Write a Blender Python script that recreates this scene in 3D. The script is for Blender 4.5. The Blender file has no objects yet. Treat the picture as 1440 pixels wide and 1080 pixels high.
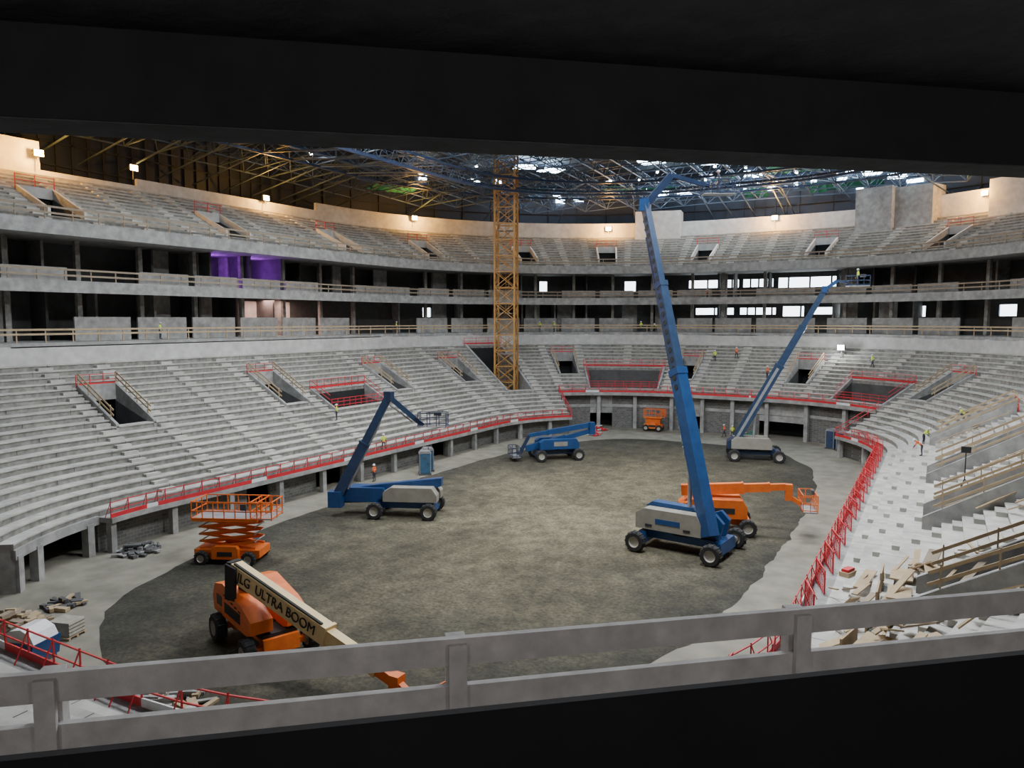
import bpy, math, random
from mathutils import Vector, Matrix, noise
random.seed(7)
scene=bpy.context.scene
V=Vector
# ------------------------------------------------------------------ materials
def mat(name,c1,c2=None,scale=1.0,rough=.8,metal=0.0,bump=0.0,emit=0.0,detail=6,scale2=None,dark=0.0):
    m=bpy.data.materials.new(name);m.use_nodes=True
    nt=m.node_tree;b=nt.nodes['Principled BSDF']
    b.inputs['Roughness'].default_value=rough;b.inputs['Metallic'].default_value=metal
    c1=(*c1,1);c2=(*(c2 or tuple(x*.75 for x in c1[:3])),1)
    tc=nt.nodes.new('ShaderNodeTexCoord')
    n=nt.nodes.new('ShaderNodeTexNoise');n.inputs['Scale'].default_value=scale;n.inputs['Detail'].default_value=detail;n.inputs['Roughness'].default_value=.65
    r=nt.nodes.new('ShaderNodeValToRGB');r.color_ramp.elements[0].position=.3;r.color_ramp.elements[1].position=.7
    r.color_ramp.elements[0].color=c2;r.color_ramp.elements[1].color=c1
    nt.links.new(tc.outputs['Object'],n.inputs['Vector']);nt.links.new(n.outputs['Fac'],r.inputs['Fac'])
    out=r.outputs['Color']
    if scale2:
        n2=nt.nodes.new('ShaderNodeTexNoise');n2.inputs['Scale'].default_value=scale2;n2.inputs['Detail'].default_value=5
        nt.links.new(tc.outputs['Object'],n2.inputs['Vector'])
        mr=nt.nodes.new('ShaderNodeMapRange');mr.inputs[1].default_value=.35;mr.inputs[2].default_value=.65;mr.inputs[3].default_value=1-dark;mr.inputs[4].default_value=1.0
        nt.links.new(n2.outputs['Fac'],mr.inputs[0])
        mx=nt.nodes.new('ShaderNodeMix');mx.data_type='RGBA';mx.blend_type='MULTIPLY';mx.inputs[0].default_value=1
        nt.links.new(out,mx.inputs[6]);nt.links.new(mr.outputs[0],mx.inputs[7]);out=mx.outputs[2]
    nt.links.new(out,b.inputs['Base Color'])
    if bump:
        bp=nt.nodes.new('ShaderNodeBump');bp.inputs['Strength'].default_value=bump;bp.inputs['Distance'].default_value=.05
        nt.links.new(n.outputs['Fac'],bp.inputs['Height']);nt.links.new(bp.outputs[0],b.inputs['Normal'])
    if emit:
        nt.links.new(out,b.inputs['Emission Color']);b.inputs['Emission Strength'].default_value=emit
    return m
def brickmat(name,c1,c2,mortar):
    m=bpy.data.materials.new(name);m.use_nodes=True;nt=m.node_tree;b=nt.nodes['Principled BSDF'];b.inputs['Roughness'].default_value=.9
    tc=nt.nodes.new('ShaderNodeTexCoord');sp=nt.nodes.new('ShaderNodeSeparateXYZ');ad=nt.nodes.new('ShaderNodeMath');cb=nt.nodes.new('ShaderNodeCombineXYZ')
    br=nt.nodes.new('ShaderNodeTexBrick')
    nt.links.new(tc.outputs['Object'],sp.inputs[0]);nt.links.new(sp.outputs[0],ad.inputs[0]);nt.links.new(sp.outputs[1],ad.inputs[1])
    nt.links.new(ad.outputs[0],cb.inputs[0]);nt.links.new(sp.outputs[2],cb.inputs[1]);nt.links.new(cb.outputs[0],br.inputs['Vector'])
    br.inputs['Scale'].default_value=1;br.inputs['Brick Width'].default_value=.5;br.inputs['Row Height'].default_value=.25;br.inputs['Mortar Size'].default_value=.015
    br.inputs['Color1'].default_value=(*c1,1);br.inputs['Color2'].default_value=(*c2,1);br.inputs['Mortar'].default_value=(*mortar,1)
    nt.links.new(br.outputs['Color'],b.inputs['Base Color']);return m
def emat(name,c,s):
    m=bpy.data.materials.new(name);m.use_nodes=True;b=m.node_tree.nodes['Principled BSDF']
    b.inputs['Base Color'].default_value=(*c,1);b.inputs['Emission Color'].default_value=(*c,1);b.inputs['Emission Strength'].default_value=s;return m
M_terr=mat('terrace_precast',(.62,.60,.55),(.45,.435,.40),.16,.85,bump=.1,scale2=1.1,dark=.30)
M_rise=mat('shaded_concrete',(.36,.35,.32),(.235,.23,.21),.22,.9,bump=.1,scale2=2.0,dark=.42)  # darker copy of the tread concrete: riser shade put into the colour
M_conc=mat('concrete_wall',(.42,.415,.40),(.29,.285,.275),.35,.85,bump=.15,scale2=1.4,dark=.28)
M_wallw=mat('pale_wall',(.62,.61,.58),(.49,.48,.46),.3,.85,scale2=1.2,dark=.15)
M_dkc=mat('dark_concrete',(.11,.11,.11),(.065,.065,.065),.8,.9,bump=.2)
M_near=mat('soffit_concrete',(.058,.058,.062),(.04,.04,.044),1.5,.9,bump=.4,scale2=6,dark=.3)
M_beam=mat('beam_shaded_concrete',(.016,.016,.017),(.010,.010,.011),1.2,.95,bump=.3,scale2=5,dark=.3)  # near-black: the beam's unlit shade is put into its colour
M_ledge=mat('ledge_shaded_concrete',(.010,.010,.011),(.006,.006,.007),1.5,.95,bump=.2)  # ledge's shadow put into the colour, keeps it black under roof light
M_floor=mat('floor_concrete',(.31,.285,.225),(.18,.168,.13),.10,.8,bump=.1,scale2=.7,dark=.3)
M_brick=brickmat('masonry',(.10,.10,.095),(.16,.155,.145),(.23,.225,.21))
M_void=mat('void_dark',(.02,.02,.022),(.012,.012,.013),1,.9)  # near-black sheets paint the unlit interiors behind openings
M_wood=mat('timber',(.52,.39,.24),(.36,.27,.165),1.2,.8)
M_woodd=mat('timber_weathered',(.34,.27,.19),(.24,.19,.14),1.2,.8)
M_woodg=mat('timber_grey',(.60,.57,.55),(.46,.435,.42),3,.85,bump=.2,scale2=9,dark=.2)
M_red=mat('red_paint',(.66,.03,.04),(.50,.02,.03),2,.5)
M_white=mat('white_plastic',(.8,.8,.8),(.65,.65,.65),2,.5)
M_steel=mat('dark_steel',(.085,.12,.17),(.045,.065,.10),1,.45,metal=.2)
M_galv=mat('galvanised',(.45,.46,.48),(.3,.31,.33),2,.4,metal=.5)
M_deck=mat('roof_deck',(.016,.024,.042),(.008,.012,.022),.3,.7)
M_mull=mat('facade_mullion',(.018,.022,.03),(.010,.013,.018),.5,.7)
M_green=mat('green_net',(.02,.25,.19),(.01,.13,.10),.6,.8)
M_blue=mat('lift_blue',(.014,.075,.22),(.009,.045,.15),1.5,.4)
M_dblue=mat('lift_dark_blue',(.022,.045,.11),(.012,.025,.06),1.5,.4)
M_mblue=mat('boom_steel_blue',(.030,.065,.135),(.018,.038,.085),1.5,.35)
M_orange=mat('lift_orange',(.85,.19,.02),(.66,.12,.015),1.5,.45)
M_cream=mat('lift_cream',(.80,.60,.30),(.66,.49,.24),1.5,.5)
M_grey=mat('hood_grey',(.33,.31,.26),(.24,.225,.19),1.5,.5)
M_blk=mat('rubber',(.03,.03,.03),(.018,.018,.018),4,.85)
M_rim=mat('rim',(.45,.42,.36),(.32,.30,.26),3,.5)
M_yel=mat('crane_yellow',(.50,.27,.075),(.35,.175,.05),1,.6)
M_yelv=mat('vest_yellow',(.72,.85,.05),(.6,.75,.04),6,.7)
M_orv=mat('vest_orange',(.95,.17,.03),(.8,.12,.02),6,.7)
M_trou=mat('work_trousers',(.05,.055,.08),(.03,.03,.05),6,.8)
M_skin=mat('skin',(.55,.34,.24),(.5,.3,.21),8,.6)
M_boot=mat('boots',(.04,.03,.02),(.02,.02,.015),8,.7)
M_sky=emat('skylight_pane',(.66,.84,1.0),26)
M_win=emat('daylight_window',(.85,.93,1.0),6)
M_warm=emat('sodium_lens',(1,.60,.18),90)
M_wht=emat('lamp_lens',(.95,.98,1),120)
M_purp=emat('purple_lens',(.5,.12,1),60)
# gravel: damp patches, mid mottling, fine grit, darker towards the edge of the pitch
M_grav=bpy.data.materials.new('gravel');M_grav.use_nodes=True
nt=M_grav.node_tree;bs=nt.nodes['Principled BSDF'];bs.inputs['Roughness'].default_value=.95
tc=nt.nodes.new('ShaderNodeTexCoord')
def nz(sc,det,rg=.6):
    n=nt.nodes.new('ShaderNodeTexNoise');n.inputs['Scale'].default_value=sc;n.inputs['Detail'].default_value=det;n.inputs['Roughness'].default_value=rg;nt.links.new(tc.outputs['Object'],n.inputs['Vector']);return n
def rampn(src,p0,p1,c0,c1):
    r=nt.nodes.new('ShaderNodeValToRGB');e=r.color_ramp.elements;e[0].position=p0;e[1].position=p1;e[0].color=(*c0,1);e[1].color=(*c1,1);nt.links.new(src,r.inputs['Fac']);return r
def mul(a,b):
    m=nt.nodes.new('ShaderNodeMix');m.data_type='RGBA';m.blend_type='MULTIPLY';m.inputs[0].default_value=1;nt.links.new(a,m.inputs[6]);nt.links.new(b,m.inputs[7]);return m.outputs[2]
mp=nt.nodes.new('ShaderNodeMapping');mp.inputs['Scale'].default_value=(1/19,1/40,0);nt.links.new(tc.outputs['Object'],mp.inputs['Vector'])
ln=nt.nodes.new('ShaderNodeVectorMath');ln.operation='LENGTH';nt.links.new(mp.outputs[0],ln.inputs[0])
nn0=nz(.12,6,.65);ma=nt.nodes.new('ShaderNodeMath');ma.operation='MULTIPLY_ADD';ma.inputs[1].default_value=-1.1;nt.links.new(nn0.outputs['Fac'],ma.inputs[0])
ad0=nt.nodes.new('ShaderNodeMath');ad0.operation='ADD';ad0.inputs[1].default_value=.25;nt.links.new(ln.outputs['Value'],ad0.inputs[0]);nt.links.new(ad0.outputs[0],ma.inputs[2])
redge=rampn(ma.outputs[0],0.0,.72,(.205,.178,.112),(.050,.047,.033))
r1=rampn(nz(.09,9,.7).outputs['Fac'],.38,.6,(.58,.58,.56),(1.05,1.05,1.05));r2=rampn(nz(.7,9,.75).outputs['Fac'],.38,.62,(.6,.6,.6),(1.15,1.15,1.15));r3=rampn(nz(5,5,.7).outputs['Fac'],.35,.65,(.5,.5,.5),(1.25,1.25,1.25))
nt.links.new(mul(mul(mul(redge.outputs[0],r1.outputs[0]),r2.outputs[0]),r3.outputs[0]),bs.inputs['Base Color'])
bp=nt.nodes.new('ShaderNodeBump');bp.inputs['Strength'].default_value=.7;bp.inputs['Distance'].default_value=.09;nt.links.new(nz(2.5,9,.7).outputs['Fac'],bp.inputs['Height']);nt.links.new(bp.outputs[0],bs.inputs['Normal'])
# ------------------------------------------------------------------ mesh builder
class MB:
    def __init__(s): s.v=[];s.f=[];s.m=[];s.mats=[];s.M=Matrix.Identity(4)
    def mi(s,m):
        if m not in s.mats: s.mats.append(m)
        return s.mats.index(m)
    def add(s,vs,fs,m):
        o=len(s.v);s.v+= [tuple(s.M@V(p)) for p in vs];i=s.mi(m)
        for f in fs: s.f.append(tuple(o+k for k in f));s.m.append(i)
    def quad(s,a,b,c,d,m): s.add([a,b,c,d],[(0,1,2,3)],m)
    def box(s,c,sz,m,rz=0,R=None):
        x,y,z=sz[0]/2,sz[1]/2,sz[2]/2
        R=R or Matrix.Rotation(rz,3,'Z')
        vs=[V(c)+R@V((i*x,j*y,k*z)) for k in(-1,1) for j in(-1,1) for i in(-1,1)]
        s.add(vs,[(0,2,3,1),(4,5,7,6),(0,1,5,4),(2,6,7,3),(0,4,6,2),(1,3,7,5)],m)
    def beam(s,p,q,w,h,m,w2=None,h2=None):
        p,q=V(p),V(q);x=(q-p).normalized();up=V((0,0,1)) if abs(x.z)<.995 else V((0,1,0))
        y=up.cross(x).normalized();z=x.cross(y);w2=w2 or w;h2=h2 or h
        vs=[p+y*(j*w/2)+z*(k*h/2) for k in(-1,1) for j in(-1,1)]+[q+y*(j*w2/2)+z*(k*h2/2) for k in(-1,1) for j in(-1,1)]
        s.add(vs,[(0,1,3,2),(4,6,7,5),(0,4,5,1),(2,3,7,6),(0,2,6,4),(1,5,7,3)],m)
    def strut(s,p,q,r,m,n=4,r2=None,cap=False):
        p,q=V(p),V(q);x=(q-p).normalized();up=V((0,0,1)) if abs(x.z)<.95 else V((0,1,0))
        y=up.cross(x).normalized();z=x.cross(y);r2=r if r2 is None else r2
        vs=[];
        for c,rr in((p,r),(q,r2)):
            for k in range(n):
                a=2*math.pi*(k+.5)/n;vs.append(c+y*(rr*math.cos(a))+z*(rr*math.sin(a)))
        fs=[(k,(k+1)%n,n+(k+1)%n,n+k) for k in range(n)]
        if cap: fs+=[tuple(range(n-1,-1,-1)),tuple(range(n,2*n))]
        s.add(vs,fs,m)
    def prism(s,prof,y0,y1,m):
        n=len(prof);vs=[(x,y0,z) for x,z in prof]+[(x,y1,z) for x,z in prof]
        s.add(vs,[(k,(k+1)%n,n+(k+1)%n,n+k) for k in range(n)]+[tuple(range(n-1,-1,-1)),tuple(range(n,2*n))],m)
    def lathe(s,c,axis,prof,ms,n=20):
        ax=V(axis).normalized();a=V((0,0,1)).cross(ax)
        if a.length<.1:a=V((1,0,0))
        a.normalize();b=ax.cross(a);c=V(c)
        for k in range(len(prof)-1):
            (r0,h0),(r1,h1)=prof[k],prof[k+1];vs=[]
            for r,h in((r0,h0),(r1,h1)):
                for j in range(n):
                    t=2*math.pi*j/n;vs.append(c+ax*h+a*(r*math.cos(t))+b*(r*math.sin(t)))
            s.add(vs,[(j,(j+1)%n,n+(j+1)%n,n+j) for j in range(n)],ms[k] if isinstance(ms,list) else ms)
    def wheel(s,c,axis,R,w):
        pr=[(0,-.25*w),(.45*R,-.3*w),(.55*R,-.5*w),(.9*R,-.5*w),(R,-.34*w),(R,.34*w),(.9*R,.5*w),(.55*R,.5*w),(.45*R,.3*w),(0,.25*w)]
        s.lathe(c,axis,pr,[M_rim,M_rim,M_blk,M_blk,M_blk,M_blk,M_blk,M_rim,M_rim])
        ax=V(axis).normalized();a=V((0,0,1)).cross(ax).normalized()
        for k in range(14):
            t=2*math.pi*k/14;d=a*math.cos(t)+ax.cross(a)*math.sin(t)
            s.beam(V(c)+d*R*1.0-ax*.45*w,V(c)+d*R*1.0+ax*.45*w,.07,.05,M_blk)
    def finish(s,name,smooth=False,parent=None):
        me=bpy.data.meshes.new(name);me.from_pydata(s.v,[],s.f)
        for m in s.mats: me.materials.append(m)
        me.polygons.foreach_set('material_index',s.m)
        if smooth: me.polygons.foreach_set('use_smooth',[True]*len(s.f))
        me.update();o=bpy.data.objects.new(name,me);scene.collection.objects.link(o)
        if parent:o.parent=parent
        return o
# ------------------------------------------------------------------ bowl parametrisation
PER=229.1
def base(s):
    s%=PER
    def cor(cx,cy,a): n=(math.cos(a),math.sin(a));return (cx+18*n[0],cy+18*n[1],n[0],n[1])
    if s<48: return(-23,-24+s,-1,0)
    if s<76.27: return cor(-5,24,math.pi-(s-48)/18)
    if s<86.27: return(-5+(s-76.27),42,0,1)
    if s<114.55: return cor(5,24,math.pi/2-(s-86.27)/18)
    if s<162.55: return(23,24-(s-114.55),1,0)
    if s<190.82: return cor(5,-24,-(s-162.55)/18)
    if s<200.82: return(5-(s-190.82),-42,0,-1)
    return cor(-5,-24,-math.pi/2-(s-200.82)/18)
def P(s,d,z): 
    x,y,nx,ny=base(s);return V((x+nx*d,y+ny*d,z))
def ang(s): return math.atan2(base(s)[3],base(s)[2])
def svals(a,b,step=1.6,extra=()):
    n=max(1,int(math.ceil((b-a)/step)));r={round(a+(b-a)*k/n,3) for k in range(n+1)}
    for c in list(extra)+[0,48,76.27,86.27,114.55,162.55,190.82,200.82,229.1,277.1]:
        if a<c<b:r.add(round(c,3))
    return sorted(r)
def ring(mb,a,b,d0,d1,z0,z1,m,step=1.6,caps=True):
    S=svals(a,b,step)
    for s,t in zip(S,S[1:]):
        A=[P(s,d0,z0),P(s,d1,z0),P(s,d1,z1),P(s,d0,z1)];B=[P(t,d0,z0),P(t,d1,z0),P(t,d1,z1),P(t,d0,z1)]
        mb.add(A+B,[(0,1,5,4),(1,2,6,5),(2,3,7,6),(3,0,4,7)],m)
    if caps:
        for s in(a,b): mb.quad(P(s,d0,z0),P(s,d1,z0),P(s,d1,z1),P(s,d0,z1),m)
def rpath(mb,a,b,d,z,r,m,step=1.6):
    S=svals(a,b,step)
    for s,t in zip(S,S[1:]): mb.strut(P(s,d,z),P(t,d,z),r,m)
def sk(s):
    s%=PER
    return 1 if not(s<48 or 76.27<=s<86.27 or 114.55<=s<162.55 or 190.82<=s<200.82) else 0
def ds(s,d,w): return w*(18/(18+d)) if sk(s) else w
# ------------------------------------------------------------------ lower tier
TD,TH=.9,.48
W=PER
LOWR=[(100.4,174),(225.0,W+62.1)]
def start_row(s):
    s%=PER
    if 62.1<s<100.4: return 6
    if 174<s<217.2: return 3
    return 0
def vom(sc,rA=10,rB=15,w=3.1,fl=None,hc=.3):
    h=ds(sc,rA*TD+2.5,w/2);return dict(a=sc-h,b=sc+h,rA=rA,rB=rB,fl=2.5+TH*rA-.7 if fl is None else fl,door=True,hc=hc)
LV=[vom(4.6),vom(22.6),vom(40.7),vom(52.8),vom(64.2,11,16),vom(76,10,15),vom(89.9,10,15),vom(103,9,14),
    vom(119,5,11,3,hc=1.0),vom(136.5,5,11,3,hc=1.0),vom(149.5,5,11,3,hc=1.1),vom(163,5,11,3,hc=1.1)]
NOT=[dict(a=26.5,b=35,rA=8,rB=11,fl=4.6,door=False,hc=.2),dict(a=66,b=73.5,rA=7,rB=12,fl=5.6,door=False,hc=.2),dict(a=94.5,b=100.2,rA=7,rB=11,fl=5.6,door=False,hc=.2),
     dict(a=56.0,b=59.0,rA=7,rB=19,fl=0.05,door=False,hc=.2)]
CUT=LV+NOT
extra=[62.1,100.4,174,217.2]+[c[k] for c in CUT for k in('a','b')]
tb=MB()
S=svals(0,PER,1.5,extra)
for s,t in zip(S,S[1:]):
    mid=(s+t)/2
    for i in range(20):
        if i<start_row(mid): continue
        if any(c['a']<mid<c['b'] and c['rA']<=i<c['rB'] for c in CUT): continue
        d0,d1=i*TD,(i+1)*TD;z0,z1=2.5+TH*i,2.5+TH*(i+1)
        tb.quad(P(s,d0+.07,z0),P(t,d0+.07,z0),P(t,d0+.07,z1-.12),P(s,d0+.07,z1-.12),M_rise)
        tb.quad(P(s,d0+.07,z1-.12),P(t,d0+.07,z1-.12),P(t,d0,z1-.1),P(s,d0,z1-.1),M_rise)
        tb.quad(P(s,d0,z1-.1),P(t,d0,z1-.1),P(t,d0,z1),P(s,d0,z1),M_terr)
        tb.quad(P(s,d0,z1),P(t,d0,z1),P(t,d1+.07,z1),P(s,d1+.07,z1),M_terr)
for s,n in((62.1,6),(100.4,6),(174,3),(217.2,3)):
    for i in range(n): tb.quad(P(s,i*TD,0),P(s,(i+1)*TD,0),P(s,(i+1)*TD,2.5+TH*(i+1)),P(s,i*TD,2.5+TH*(i+1)),M_conc)
s=.7
while s<PER:
    for i in range(20):
        if i<start_row(s): continue
        o=(i%2)*1.7
        if any(c['a']-.1<s+o<c['b']+.1 and c['rA']<=i<c['rB'] for c in CUT): continue
        d0=i*TD;z1=2.5+TH*(i+1);e=.02
        tb.quad(P(s+o-e,d0-.004,z1-.42),P(s+o+e,d0-.004,z1-.42),P(s+o+e,d0-.004,z1),P(s+o-e,d0-.004,z1),M_dkc)
        tb.quad(P(s+o-e,d0-.004,z1+.004),P(s+o+e,d0-.004,z1+.004),P(s+o+e,d0+TD,z1+.004),P(s+o-e,d0+TD,z1+.004),M_dkc)
    s+=5.1
for a,b in LOWR: ring(tb,a,b,-1.2,.06,2.15,2.5,M_conc)
ring(tb,217.2,225,-.1,.2,2.0,2.6,M_conc)
ring(tb,62.1,100.4,4.3,5.5,4.95,5.4,M_conc)
ring(tb,174,217.2,1.5,2.8,3.5,3.94,M_conc)
ring(tb,0,PER,18.0,18.4,11.5,13.7,M_wallw)
ais=[]
for v in LV: ais+=[v['a']-ds(v['a'],9,1.0),v['b']+ds(v['a'],9,1.0)]
ais+=[13.6,59.9,70,83,96.6,128,143,157]
for a in ais:
    for i in range(0,19):
        if i<start_row(a):continue
        w=ds(a,i*TD,.6)
        if any(c['a']-w<a<c['b']+w and c['rA']-1<=i<c['rB'] for c in CUT): continue
        ring(tb,a-w,a+w,(i+1)*TD-.42,(i+1)*TD+.05,2.5+TH*(i+1),2.5+TH*(i+1)+.24,M_terr,step=9)
tb.finish('lower_terrace_stand')
vb=MB();vr=MB();vw=MB()
def tz(d): return 2.5+TH*(d/TD)+TH
for c in CUT:
    a,b,rA,rB,fl,hc=c['a'],c['b'],c['rA'],c['rB'],c['fl'],c['hc'];dA,dB=rA*TD,rB*TD
    zt=2.5+TH*rB
    S=svals(a,b,1.5)
    for s,t in zip(S,S[1:]):
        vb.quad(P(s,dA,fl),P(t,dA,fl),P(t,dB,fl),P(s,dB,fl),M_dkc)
        vb.quad(P(s,dA,fl),P(t,dA,fl),P(t,dA,2.5+TH*rA),P(s,dA,2.5+TH*rA),M_conc)
    e=ds(a,dA,.24)
    for s,o in((a,-e),(b,e)):
        p=[P(s,dA-.9,fl-.3),P(s,dB,fl-.3),P(s,dB,tz(dB)+hc),P(s,dA-.9,tz(dA-.9)+hc*.6)]
        q=[P(s+o,dA-.9,fl-.3),P(s+o,dB,fl-.3),P(s+o,dB,tz(dB)+hc),P(s+o,dA-.9,tz(dA-.9)+hc*.6)]
        vb.add(p+q,[(0,1,2,3),(4,7,6,5),(2,6,7,3),(0,3,7,4),(1,5,6,2)],M_conc)
        vb.quad(P(s-o*.03,dA,fl),P(s-o*.03,dB,fl),P(s-o*.03,dB,fl+2.3),P(s-o*.03,dA,2.5+TH*rA),M_dkc)  # dark sheet over the cheek paints the unlit notch interior
    if c['door']:
        ring(vb,a,b,dB-.15,dB+.05,fl+2.4,tz(dB)+.25,M_conc,9)
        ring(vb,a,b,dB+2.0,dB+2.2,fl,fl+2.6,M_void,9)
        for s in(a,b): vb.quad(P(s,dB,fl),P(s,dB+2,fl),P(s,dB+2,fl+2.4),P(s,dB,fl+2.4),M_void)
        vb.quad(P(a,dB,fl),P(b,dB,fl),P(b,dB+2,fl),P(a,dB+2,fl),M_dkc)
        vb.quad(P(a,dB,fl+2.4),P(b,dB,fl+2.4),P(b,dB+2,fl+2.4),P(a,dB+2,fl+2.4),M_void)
        for s,o in((a,-e/2),(b,e/2)):
            for h in(.55,1.0):
                vw.beam(P(s+o,dA-.4,tz(dA-.4)+h-.1+hc*.5),P(s+o,dB,tz(dB)+h+.1+hc*.5),.05,.13,M_wood)
            for k in range(4):
                d=dA+(dB-dA)*k/3;vw.beam(P(s+o,d,tz(d)-.1),P(s+o,d,tz(d)+1.1+hc*.5),.06,.08,M_wood)
    else:
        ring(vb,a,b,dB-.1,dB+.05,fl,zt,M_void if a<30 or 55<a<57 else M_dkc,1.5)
    zz=tz(dB)
    for h in(.5,1.0): rpath(vr,a-e,b+e,dB+.1,zz+h+.1,.04,M_red)
    ring(vr,a-e,b+e,dB+.05,dB+.1,zz+.15,zz+.38,M_red)
    for s in svals(a-e,b+e,1.2): vr.strut(P(s,dB+.1,zz),P(s,dB+.1,zz+1.15),.035,M_red)
    if not c['door'] and fl>1:
        for h in(.3,.7,1.05): rpath(vr,a,b,dA-.2,2.5+TH*rA+h,.04,M_red)
        for s in svals(a,b,1.0): vr.strut(P(s,dA-.2,2.5+TH*rA),P(s,dA-.2,2.5+TH*rA+1.1),.035,M_red)
        for s in(a,b):
            vr.strut(P(s,dA,tz(dA)+1),P(s,dB,tz(dB)+1),.04,M_red)
            vr.strut(P(s,dA,tz(dA)+.5),P(s,dB,tz(dB)+.5),.04,M_red)
vb.finish('vomitory_enclosures');vr.finish('vomitory_red_guardrail');vw.finish('vomitory_timber_handrail')
# ------------------------------------------------------------------ front walls, columns
fw=MB()
doorsL=[(9,11.5),(17,20.5),(35,38),(117,120),(140,143)]
def wallseg(a,b,d,z1,doors):
    cur=a
    for x,y in sorted(doors):
        if x<a or y>b:continue
        ring(fw,cur,x,d,d+.3,0,z1,M_brick);ring(fw,x,y,d,d+.3,2.2 if z1>3 else 2.05,z1,M_conc)
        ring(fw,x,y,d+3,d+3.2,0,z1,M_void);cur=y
    ring(fw,cur,b,d,d+.3,0,z1,M_brick)
wallseg(100.4,174,.1,2.2,doorsL);wallseg(174,217.2,2.9,3.6,[]);wallseg(225,W+62.1,.1,2.2,[(W+x,W+y) for x,y in doorsL])
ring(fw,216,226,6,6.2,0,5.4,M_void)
wallseg(62.1,100.4,5.6,5.0,[(66,68.5),(76,79),(87,92)])
for a,b in LOWR:
    s=a+.4
    while s<b: 
        fw.box(P(s,-.7,1.08),(.45,.45,2.15),M_conc,ang(s));s+=5.2
for s in(217.6,219.6,224.2): fw.box(P(s,.1,1.1),(.55,.55,2.2),M_conc,ang(s))
s=62.7
while s<100.4:
    fw.box(P(s,5.0,2.5),(.5,.5,5.0),M_conc,ang(s));s+=4.2
ring(fw,62.1,100.4,5.5,5.65,3.1,3.5,M_conc)
fw.finish('wall_pitch_perimeter')
# ------------------------------------------------------------------ red guardrails
rr=MB()
def redrail(a,b,d,z):
    for h in(.55,1.08): rpath(rr,a,b,d,z+h,.035,M_red)
    S=svals(a,b,1.6)
    for k,(s,t) in enumerate(zip(S,S[1:])):
        m=M_white if k%7==2 else M_red
        ring(rr,s,t,d-.03,d+.03,z+.02,z+.30,m,9,caps=False)
        rr.strut(P(s,d,z),P(s,d,z+1.15),.035,M_red)
        rr.strut(P(s,d,z+1.1),P(s,d+.5,z),.025,M_red)
redrail(225,W+62.1,-1.1,2.5);redrail(62.1,100.4,4.4,5.4);redrail(100.4,174,-1.1,2.5);redrail(174,217.2,1.6,3.94)
for s in(62.1,100.4):
    for h in(.5,1.0): rr.strut(P(s,-.9,2.5+h),P(s,5,5.4+h),.04,M_red)
    for k in range(5): rr.strut(P(s,-.9+k*1.4,2.5+k*.7),P(s,-.9+k*1.4,3.6+k*.7),.035,M_red)
s=104
while s<173:
    p=P(s,-1.0,2.5);q=P(s+1.9,-.35,2.5)
    for h in(.1,1.25): rr.strut(p+V((0,0,h)),q+V((0,0,h)),.035,M_red)
    for k in range(9): 
        c=p.lerp(q,k/8);rr.strut(c+V((0,0,.1)),c+V((0,0,1.25)),.018 if 0<k<8 else .04,M_red,3)
    for h in(.35,.6,.85,1.05): rr.strut(p+V((0,0,h)),q+V((0,0,h)),.014,M_red,3)
    s+=2.7+random.random()
rr.finish('red_guardrail')
# ------------------------------------------------------------------ galleries
ga=MB();gw=MB();gp=MB()
G0,G1=201,388
ring(ga,G0,G1,18.0,30,13.6,14.0,M_conc,2.5)
ring(ga,G0,G1,19.3,30,18.75,19.25,M_conc,2.5)
ring(ga,G0,G1,17.7,31,23.6,24.2,M_conc,2.5)
ring(ga,G0,G1,17.5,17.8,23.5,24.75,M_conc,2.5)
ring(ga,G0,G1,19.2,19.4,18.5,19.6,M_conc,2.5)
s=G0+1
while s<G1:
    ga.box(P(s,22.8,18.8),(.45,.45,9.7),M_rise,ang(s));s+=ds(s,22,6.5)
s=G0;k=0
while s<G1-4:
    w=ds(s,22,5.7)
    if k%7!=3: ring(gp,s,s+w,21.9,22.1,14.0,16.3,M_conc,3)
    if k%5!=1: ring(gp,s,s+w,21.3,21.5,19.25,20.9,M_conc,3)
    s+=ds(s,22,6.5);k+=1
gp.finish('gallery_parapet_panels')
def backwall(z0,z1,wins,nm):
    mb=MB();cur=G0
    for a,b,wa,wb,mm in wins:
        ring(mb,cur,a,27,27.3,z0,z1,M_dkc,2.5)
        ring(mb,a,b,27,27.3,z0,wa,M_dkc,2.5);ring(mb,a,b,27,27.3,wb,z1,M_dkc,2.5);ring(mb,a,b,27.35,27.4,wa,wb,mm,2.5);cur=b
        s=a
        while s<b: 
            mb.box(P(s,27.05,(wa+wb)/2),(.15,.25,wb-wa),M_steel,ang(s));s+=1.3
    ring(mb,cur,G1,27,27.3,z0,z1,M_dkc,2.5);mb.finish(nm)
backwall(14,18.8,[(W+55,W+55.7,16.5,18,M_win),(W+69.5,W+70.3,16.4,18,M_win),(W+74.5,W+78.5,16.9,18,M_win),(W+79.2,W+85,16.9,18,M_win),(W+86,W+87.5,16.6,18.2,M_win),(W+88,W+90.5,16.9,18,M_win),(W+94,W+94.6,16.5,18,M_win),(W+98.6,W+99.6,16.5,18,M_win)],'wall_gallery_lower')
backwall(19.2,23.6,[(W+63.6,W+64.2,21,22.7,M_win),(W+69.6,W+70.4,21,22.7,M_win),(W+74,W+79,21.4,22.7,M_win),(W+79.6,W+84.5,21.4,22.7,M_win),(W+85.2,W+90,21.2,22.8,M_win)],'wall_gallery_upper')
s=G0+3
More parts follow.
